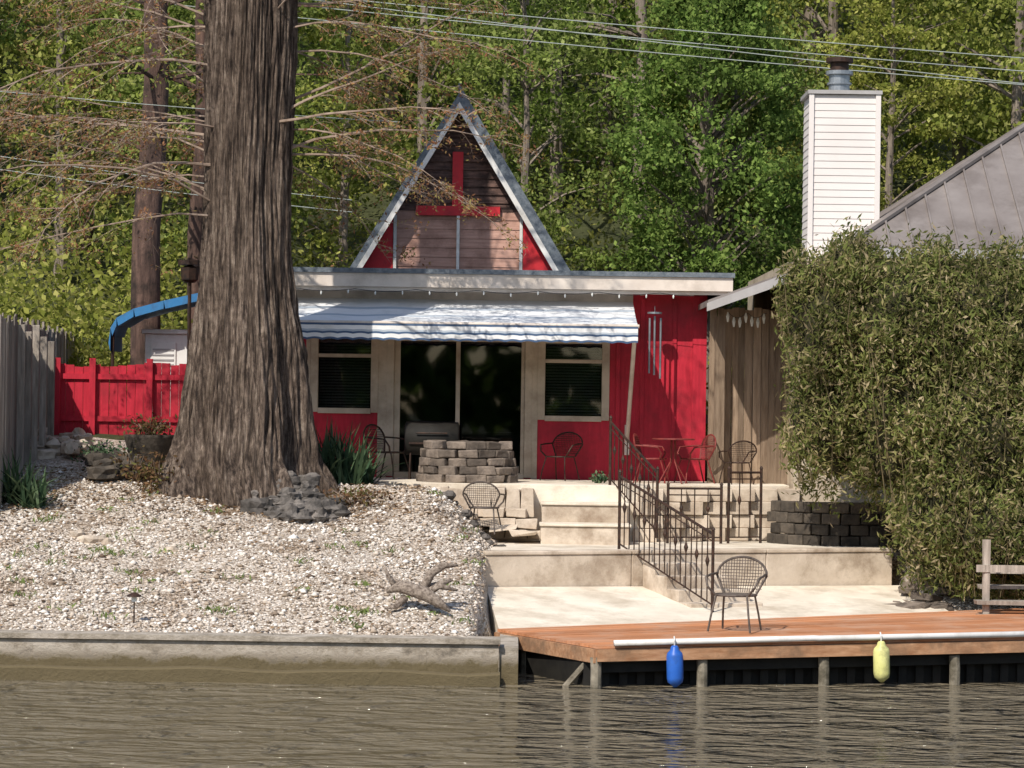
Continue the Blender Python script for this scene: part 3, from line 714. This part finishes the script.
def fender(px,name,m):
    for it in range(201):
        p=FL.lerp(FR,it/200)
        if p.x*F/p.y+512>=px: break
    p=p+off*.16; zt=p.z-.0
    f=empty(name); b=MB()
    pr=[(0,.03),(-.02,.045),(-.05,.05),(-.09,.085),(-.13,.095),(-.40,.095),(-.45,.085),(-.49,.04),(-.51,.02)]
    b.tube([(p.x-.03*q,p.y,zt+q) for q,r in pr],[r*1.08 for q,r in pr],20); b.build('body',[m],f,True)
    b=MB(); b.tube([(p.x,p.y,zt),(p.x,p.y-.02,zt+.06),(p.x,p.y+.1,zt+.1)],.01,6); b.build('rope',['white'],f)
fender(674,'blue_boat_fender','blue'); fender(879,'yellow_boat_fender','yellow')
b=MB(); x0=P(975,590,41.8)[0]
for i in range(3): b.box(x0+.1*i,x0+1.6,41.6+.35*i,41.9+.35*i,.75+.2*i,.8+.2*i,0,.01)
for xx in(x0+.1,x0+.75,x0+1.5): b.box(xx,xx+.09,41.7,41.79,.2,1.65,0,.01)
b.box(x0,x0+1.6,41.68,41.72,1.2,1.3); b.box(x0,x0+1.6,41.68,41.72,.5,.62)
b.build('weathered_wood_steps',['greywood'])
b=MB()
for r_ in range(4):
    for k in range(11):
        a=math.radians(200+k*13+6*(r_%2)); cxx,cyy=P(850,520,46.9)[0],47.0; rr=1.25
        b.M=Matrix.Translation((cxx+rr*math.cos(a),cyy+rr*.9*math.sin(a),1.33+r_*.17))@Matrix.Rotation(a+math.pi/2,4,'Z')
        b.box(-.14,.14,-.1,.1,0,.16,0,.008)
b.M=None
b.add([(cxx+1.2*math.cos(t),cyy+1.1*math.sin(t),1.95) for t in np.linspace(0,6.28,24,endpoint=False)],[tuple(range(24))])
b.build('curved_block_wall',['darkstone'],bevel=.015)
b=MB()
for i in range(16):
    px=random.uniform(890,955); d=43.6+random.uniform(-1.2,.6); x=P(px,590,d)[0]; b.M=Matrix.Translation((x,d,max(.56,gz(x,d))))@Matrix.Rotation(random.uniform(0,3),4,'Z')@Matrix.Rotation(random.uniform(-.2,.2),4,'X'); b.box(-.2,.2,-.15,.15,0,.1,0,.03)
b.build('flagstone_pile',['stone'],bevel=.01)
# ---------- bamboo hedge ----------
hg=empty('bamboo_hedge')
lumps=[]
def lump(px,py,d,rpx,rpy,rd):
    x,z=P(px,py,d); s_=d/F; lumps.append((x,d,z,rpx*s_,rd,rpy*s_))
lump(834,330,44.8,56,74,1.0); lump(832,415,45.0,52,74,1.0); lump(900,330,44.5,85,80,1.3); lump(980,330,44.4,90,76,1.3)
lump(918,415,44.4,82,98,1.3); lump(985,450,43.9,92,110,1.4); lump(945,525,43.5,50,66,1.0); lump(985,540,43.2,60,60,1.0); lump(1060,400,44,110,150,1.5); lump(1130,400,44.5,110,150,1.5); lump(1050,540,43.6,80,80,1)
lump(870,285,44.8,66,30,.9); lump(804,285,44.8,22,24,.5); lump(935,280,44.4,30,30,.6); lump(1000,282,44.4,34,32,.6); lump(848,262,44.6,20,22,.5)
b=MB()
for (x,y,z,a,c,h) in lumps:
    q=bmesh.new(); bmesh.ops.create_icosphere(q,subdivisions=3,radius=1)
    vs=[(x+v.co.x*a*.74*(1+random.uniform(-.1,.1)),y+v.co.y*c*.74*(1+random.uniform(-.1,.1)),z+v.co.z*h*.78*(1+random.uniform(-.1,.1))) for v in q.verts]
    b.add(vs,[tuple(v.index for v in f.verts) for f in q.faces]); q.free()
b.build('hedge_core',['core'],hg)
C=[]
for (x,y,z,a,c,h) in lumps:
    k=int(330*a*h/1.8)+20; u=rng.normal(size=(k,3)); u[:,1]-=.35; u/=np.linalg.norm(u,axis=1)[:,None]
    rr=(.70+.40*rng.random(k))[:,None]
    cen=np.array([x,y,z])+u*rr*np.array([a,c,h]); m_=46
    sp=rng.normal(size=(k,m_,3))*np.array([.085,.085,.15])
    C.append((cen[:,None]+sp).reshape(-1,3))
C=np.concatenate(C); C=C[C[:,2]>.75]
quadmesh('foliage',leaves(C,.105,.029,(0,-.1,-.35)),'leafH',hg)
b=MB()
for (x,y,z,a,c,h) in lumps:
    for k in range(7):
        an=random.uniform(math.pi,2*math.pi); x2=x+a*.95*math.cos(an); y2=y+c*.95*math.sin(an); zt=z+h*random.uniform(.3,1.15)
        b.tube([(x2*.7+x*.3,y2*.7+y*.3,z-h*.9),(x2,y2,z),(x2+random.uniform(-.25,.25),y2-.08,zt)],[.01,.007,.003],4)
b.build('canes',['cane'],hg)
# ---------- cypress ----------
cy=empty('bald_cypress_tree')
prof=[(520,172,340),(500,170,332),(485,170,324),(460,174,313),(430,182,309),(400,187,307),(350,195,302),(300,201,294),(250,204,290),(200,206,289),(100,208,292),(0,209,296),(-120,215,292),(-300,222,286),(-500,228,278)]
TD=45.3
zs=[];cs=[];rs=[]
for py,l,r in prof:
    xa,z=P(l,py,TD); xb,_=P(r,py,TD); zs.append(z); cs.append((xa+xb)/2); rs.append((xb-xa)/2)
zs=np.array(zs);NA=280;NZ_=460
zz=np.linspace(zs[0],zs[-1],NZ_); cc=np.interp(zz,zs,cs); rr=np.interp(zz,zs,rs)
vs=[]
for j in range(NZ_):
    fl=math.exp(-(zz[j]-zs[0])/1.5)
    for k in range(NA):
        a=2*math.pi*k/NA; tw=a+.05*zz[j]
        lob=.10*math.sin(5*tw+1)+.07*math.sin(8*tw+2.3+.2*zz[j])
        ca,sa=math.cos(a),math.sin(a)
        n1=noise.noise(Vector((ca*6,sa*6,zz[j]*.4)))*.08+abs(noise.noise(Vector((ca*13,sa*13,zz[j]*.45))))*-.19+noise.noise(Vector((ca*30,sa*30,zz[j]*1.8)))*.065
        r_=rr[j]*(1.04+lob*(.25+1.5*fl)+n1)
        vs.append((cc[j]+r_*ca,TD+r_*sa*.95,zz[j]))
b=MB(); b.add(vs,[(j*NA+k,j*NA+(k+1)%NA,(j+1)*NA+(k+1)%NA,(j+1)*NA+k) for j in range(NZ_-1) for k in range(NA)])
b.build('trunk',['cyp'],cy,True)
b=MB(); tuft=[]
def limb(p,az_,ln,r,el,depth,droop):
    n=7; pts=[Vector(p)]; e=el; a=az_
    for i in range(n):
        e-=droop/n+random.uniform(-.14,.14); a+=random.uniform(-.2,.2)
        pts.append(pts[-1]+Vector((math.cos(a)*math.cos(e),math.sin(a)*math.cos(e),math.sin(e)))*ln/n)
    b.tube(pts,[r*(1-.85*i/n) for i in range(n+1)],5 if depth==0 else 3)
    if depth<2:
        m=14 if depth==0 else 5
        for k in range(m):
            t=.15+.85*(k+random.random())/m; q=min(n-1,int(t*n)); pp=pts[q].lerp(pts[q+1],t*n-q)
            limb(pp,a+random.choice((-1,1))*random.uniform(.4,1.2),ln*(.28 if depth==0 else .45)*random.uniform(.6,1.2)*(1-.4*t),max(.0035,r*.34),e*.3+random.uniform(-.5,.4),depth+1,random.uniform(0,.6))
    if depth==2:
        for k in range(3):
            q=random.randrange(1,n+1); tuft.append(pts[q]+Vector((random.uniform(-.03,.03),random.uniform(-.03,.03),random.uniform(-.03,.03))))
for i in range(78):
    z=6.2+ (i/78)**1.35*9.5; left=random.random()<.55
    if not left: z+=.9
    c0_=float(np.interp(z,zs,cs)); r0=float(np.interp(z,zs,rs))
    az_=(math.pi if left else 0)+random.uniform(-1.0,1.0)
    limb((c0_+r0*.8*math.cos(az_),TD+r0*.8*math.sin(az_),z),az_,random.uniform(2.2,5.6 if left else 4.6),random.uniform(.014,.026)*(1.6 if z>11 else 1),random.uniform(0,.6),0,random.uniform(.3,1.1) if left else random.uniform(.2,.7))
b.build('limbs',['twig'],cy)
T=np.array([tuple(t) for t in tuft]); T=np.repeat(T,2,axis=0)+rng.normal(size=(len(T)*2,3))*.04
quadmesh('buds',leaves(T,.065,.026),'leafR',cy)
# ---------- other trunks ----------
def trunkobj(name,px0,px1,d,w,ztop=20,m='bark2'):
    e=empty(name); b=MB(); pts=[];rs_=[]
    xb=P(px0,300,d)[0]; xt=P(px1,0,d)[0]; zB=gz(xb,d)-.3; zt0=P(512,0,d)[1]; z3=P(512,300,d)[1]
    for i in range(14):
        z=zB+(ztop-zB)*i/13; t=(z-z3)/(zt0-z3); pts.append((xb+(xt-xb)*t+.05*math.sin(i*1.7),d+.04*math.sin(i),z)); rs_.append(w*(1.25-.75*i/13) if i else w*1.6)
    b.tube(pts,rs_,18); b.build('trunk',[m],e,True)
    b=MB(); C=[]
    for i in range(26):
        k=random.randrange(4,13); p=Vector(pts[k]); a=random.uniform(0,6.28); l=random.uniform(1,2.8)
        q=p+Vector((math.cos(a)*l*.5,math.sin(a)*l*.5,.3)); q2=p+Vector((math.cos(a)*l,math.sin(a)*l,.25)); b.tube([p,q,q2],[.05,.03,.01],5)
        for s_ in range(4):
            c=p.lerp(q2,random.uniform(.4,1.1)); C.append(np.array(c)+rng.normal(size=(22,3))*.28)
    b.build('limbs',[m],e); quadmesh('foliage',leaves(np.concatenate(C),.12,.05),'leafF',e)
trunkobj('pine_tree',146,158,55,.24); trunkobj('pine_tree',196,204,57,.14); trunkobj('pine_tree',502,506,64,.08,m='barkf'); trunkobj('pine_tree',640,641,66,.13,m='barkf')
trunkobj('pine_tree',84,90,66,.10,m='bark2'); trunkobj('pine_tree',600,612,70,.12,m='barkf')
# ---------- forest ----------
def treemesh(seed,R,H,z0,clumps,lpc,leaf,cs_=.5,mname='leafF'):
    rg=np.random.default_rng(seed); C=[]; cen=[]
    for i in range(clumps):
        t=rg.random(); z=z0+(H-z0)*t; w=R*math.sin(math.pi*min(1,(t*.82+.16)))**.6
        a=rg.uniform(0,6.283); r=w*rg.random()**.45
        c=np.array([r*math.cos(a),r*math.sin(a),z]); cen.append(c)
        s_=cs_*rg.uniform(.4,1.25)
        C.append(c+rg.normal(size=(lpc,3))*np.array([s_,s_,s_*.5]))
    C=np.concatenate(C)
    return quadmesh('crown_leaves',leaves(C,leaf,leaf*.6),mname,link=False),cen
fo=empty('background_forest')
tmpl=[]
for s_ in range(6):
    R=[2.6,3.1,2.2,3.4,2.8,1.9][s_]; H=[14,15.5,13,16,12.5,14.5][s_]; z0=[2.0,2.5,1.3,3.2,1.2,2][s_]
    me,cen=treemesh(100+s_,R,H,z0,[110,125,90,125,110,75][s_],120,.165)
    b=MB(); b.tube([(0,0,-1),(.1,.05,H*.3),(-.05,.1,H*.6),(.1,0,H*.92)],[.2,.15,.1,.03],8)
    for c in cen[::4]:
        zb_=max(1.5,c[2]-1.2); b.tube([(0,0.05,zb_),(c[0]*.5,c[1]*.5,c[2]-.4),tuple(c)],[.06,.035,.01],4)
    o=b.build('forest_trunk',['barkf'],fo); tmpl.append((me,o.data)); bpy.data.objects.remove(o)
for d,sp,sc_ in((63,3.4,.68),(69,3.1,.85),(76,3.6,1.0),(86,4.2,1.15)):
    half=.19*d+5; x=-half+random.uniform(0,2)
    while x<half:
        me,tm=random.choice(tmpl); y=d+random.uniform(-2,2); s_=sc_*random.uniform(.82,1.2); rot=random.uniform(0,6.28)
        for q,nm in((me,'crown'),(tm,'trunk')):
            o=bpy.data.objects.new(nm,q); sc.collection.objects.link(o); o.parent=fo; o.location=(x,y,gz(x,y)-.2); o.rotation_euler=(0,0,rot); o.scale=(s_,s_,s_)
        x+=sp*random.uniform(.75,1.25)
rg=np.random.default_rng(5); C=[]
for i in range(500):
    if i<420: y=57.5+rg.random()**1.3*30; x=rg.uniform(-.19*y-4,.19*y+4); h=rg.uniform(.6,2.0)
    else: y=rg.uniform(56.5,63); x=rg.uniform(-12,-4.5); h=rg.uniform(1.5,3.6)
    g=gz(x,y)
    C.append(np.array([x,y,g+h*.5])+rg.normal(size=(130,3))*np.array([.7,.5,h*.36]))
quadmesh('understory',leaves(np.concatenate(C),.15,.085),'leafF',fo)
C=np.stack([rng.uniform(-130,130,9000),rng.uniform(-78,-66,9000),1.5+16*rng.random(9000)],-1)
quadmesh('unseen_reflection_trees',leaves(C,2.4,1.8),'leafB')  # unseen foliage behind the camera, added to darken reflections in the windows
# broadleaf tree
bt=empty('broadleaf_tree'); BD=60.0; bx=P(706,200,BD)[0]; C=[]
prf=[(300,40),(270,85),(230,98),(180,96),(130,92),(80,82),(40,66),(0,50),(-40,34),(-90,12)]
pz=np.array([P(706,a,BD)[1] for a,_ in prf]); pw=np.array([w*BD/F for _,w in prf])
b=MB()
for i in range(340):
    z=rng.uniform(pz[0],pz[-1]); w=float(np.interp(z,pz,pw)); a=rng.uniform(0,6.283); r=w*(.25+.78*rng.random()**.5)
    c=np.array([bx+r*math.cos(a),BD+r*math.sin(a),z]); s_=rng.uniform(.10,.27)
    C.append(c+rng.normal(size=(120,3))*np.array([s_,s_,s_*.7]))
    if i%3==0: b.tube([(bx,BD,z-1.2),(bx+(c[0]-bx)*.5,(BD+c[1])/2,z-.5),tuple(c)],[.05,.03,.008],4)
b.tube([(bx,BD,1.5),(bx+.05,BD,6),(bx,BD,pz[-1]-1)],[.2,.16,.03],10)
b.build('trunk_and_limbs',['barkf'],bt); quadmesh('foliage',leaves(np.concatenate(C),.105,.065),'leafB',bt)
# ---------- yuccas, shrubs ----------
def spiky(name,px,d,n,h,w,m='leafY',z=None):
    x=P(px,470,d)[0]; z=gz(x,d) if z is None else z; b=MB()
    for i in range(n):
        a=random.uniform(0,6.28); el=random.uniform(.5,1.5); l=h*random.uniform(.7,1.1); bx_,by_=x+random.uniform(-w,w),d+random.uniform(-w,w)*.6
        dr=Vector((math.cos(a)*math.cos(el),math.sin(a)*math.cos(el),math.sin(el))); sd=dr.cross(Vector((0,0,1))).normalized()*.022
        p=Vector((bx_,by_,z)); p1=p+dr*l*.6; p2=p1+(dr-Vector((0,0,.35))).normalized()*l*.45
        b.add([p-sd,p+sd,p1+sd,p1-sd,p2],[(0,1,2,3),(3,2,4)])
    return b.build(name,[m])
spiky('yucca_plant',334,46.3,170,.98,.4); spiky('yucca_plant',8,44.2,90,.8,.3); spiky('yucca_plant',32,44.0,60,.6,.18); spiky('yucca_plant',358,46.6,60,.65,.25); spiky('yucca_plant',312,46.6,80,.8,.25)
def shrub(name,px,d,r,h,n,m,z=None,l=.07):
    x=P(px,470,d)[0]; z=gz(x,d) if z is None else z
    e=empty(name); C=np.array([x,d,z+h*.5])+rng.normal(size=(n,3))*np.array([r*.5,r*.5,h*.28]); C=C[C[:,2]>z]
    quadmesh('foliage',leaves(C,l,l*.45),m,e); b=MB()
    for i in range(14):
        a=random.uniform(0,6.28); b.tube([(x,d,z-.03),(x+math.cos(a)*r*.4,d+math.sin(a)*r*.4,z+h*.5),(x+math.cos(a)*r*.8,d+math.sin(a)*r*.8,z+h*random.uniform(.6,1))],[.01,.007,.003],4)
    b.build('stems',['twig'],e)
shrub('dry_shrub',160,44.8,.35,.5,900,'leafD'); shrub('dry_shrub',135,45.6,.4,.4,500,'leafD'); shrub('green_shrub',105,46.7,.35,.35,900,'leafY')
shrub('green_shrub',600,47.6,.12,.15,200,'leafY',2.2); shrub('dry_shrub',355,44.5,.5,.25,400,'leafD')
C=[]
for i in range(70):
    px=random.uniform(0,500); d=random.uniform(37.6,45.5); x=P(px,560,d)[0]
    if x>-.5: continue
    C.append(np.array([x,d,gz(x,d)+.03])+rng.normal(size=(random.randrange(6,34),3))*np.array([.09,.09,.02]))
quadmesh('weeds',leaves(np.concatenate(C),.08,.02,(0,0,.8)),'weed')
x=P(150,430,47)[0]
b=MB(); g=gz(x,47); b.tube([(x,47,g),(x,47,g+.02),(x,47,g+.45),(x,47,g+.5)],[.28,.3,.4,.42],20); b.build('planter_pot',['darkstone'],None,True); shrub('dry_shrub',150,47,.35,.3,500,'leafD',g+.45)
rocks('rubble_pile',[(random.uniform(34,88),random.uniform(47,49),random.uniform(.06,.17),random.uniform(0,.2)) for _ in range(40)],'conc')
# driftwood
dx=P(422,620,38.3)[0]; dd=38.3; g=gz(dx,dd); b=MB()
def tw(pts,r): b.tube([(dx+a*1.1+random.uniform(-.01,.01),dd+c,g+.04+h*1.3) for a,c,h in pts],[q*.95 for q in r],9)
tw([(-.42,0,.16),(-.3,-.01,.2),(-.2,-.03,.2),(.05,-.06,.14),(.2,-.1,.06),(.32,-.12,-.02)],[.03,.07,.09,.10,.07,.02])
tw([(-.42,.1,.3),(-.3,.1,.24),(-.1,.05,.16),(.1,.1,.2),(.35,.12,.28)],[.02,.05,.08,.06,.02])
tw([(-.05,0,.1),(.1,.05,.34),(.25,.1,.42),(.42,.12,.42)],[.07,.06,.05,.015]); tw([(-.2,0,.1),(-.3,-.1,.02),(-.42,-.2,0)],[.06,.04,.01])
tw([(0,0,.12),(.2,.02,.22),(.4,0,.18)],[.06,.05,.015]); tw([(-.3,0,.18),(-.4,.02,.32),(-.45,.02,.42)],[.05,.03,.008])
b.build('driftwood',['drift'],None,True)
lx_,ld=P(134,615,37.8)[0],37.8; g=gz(lx_,ld)
b=MB(); b.tube([(lx_,ld,g-.05),(lx_,ld,g+.27)],.009,6,0); b.tube([(lx_,ld,g+.27),(lx_,ld,g+.33)],.035,10,1); b.tube([(lx_,ld,g+.33),(lx_,ld,g+.35),(lx_,ld,g+.385)],[.095,.09,.02],12,0)
b.build('solar_path_light',['iron','bulb'])
rocks('flat_stones',[(92,42.2,.2,-.06),(78,42.4,.14,-.05),(108,42.1,.15,-.05),(172,41.5,.12,-.04)],'conc')
# ---------- cables ----------
def cable(name,pts,d0,d1,r,m):
    b=MB(); q=[]
    for i in range(25):
        t=i/24; (xa,ya),(xb,yb)=pts; px=xa+(xb-xa)*t; py=ya+(yb-ya)*t+6*4*t*(1-t); d=d0+(d1-d0)*t; x,z=P(px,py,d); q.append((x,d,z))
    b.tube(q,r,5); b.build(name,[m])
for (a,c) in (((60,-20),(1300,92)),((60,-8),(1300,106)),((60,-30),(1300,78)),((60,-34),(1300,112))): cable('power_line',(a,c),57,59,.010,'cablel')
for (a,c) in (((-300,58),(400,122)),((-300,108),(352,200)),((-300,122),(352,212))): cable('power_line',(a,c),52,51.5,.007,'cablel')
# ---------- world / sun / camera ----------
sd=Vector((.40,.76,-.88)).normalized()
sl=bpy.data.lights.new('sun','SUN'); sl.energy=5.0; sl.angle=math.radians(.5); sl.color=(1,.94,.85)
so=bpy.data.objects.new('sun',sl); sc.collection.objects.link(so); so.rotation_euler=sd.to_track_quat('-Z','Y').to_euler()
w=bpy.data.worlds.new('World'); sc.world=w; w.use_nodes=True; nt=w.node_tree
sk=nt.nodes.new('ShaderNodeTexSky'); sk.sky_type='NISHITA'; sk.sun_disc=False
ts=-sd; sk.sun_elevation=math.asin(ts.z); sk.sun_rotation=math.atan2(ts.x,ts.y)
nt.links.new(sk.outputs[0],nt.nodes['Background'].inputs[0]); nt.nodes['Background'].inputs[1].default_value=.15
cam=bpy.data.cameras.new('camera'); co=bpy.data.objects.new('camera',cam); sc.collection.objects.link(co); sc.camera=co
cam.sensor_width=36; cam.lens=F/1024*36; cam.shift_y=16/1024; cam.clip_end=2000; cam.clip_start=.5
co.matrix_world=Matrix.Translation((0,0,ZC))@Matrix.Rotation(math.pi/2,4,'X')@Matrix.Rotation(PHI,4,'Z')
sc.view_settings.view_transform='Standard'; sc.view_settings.look='None'; sc.view_settings.exposure=0
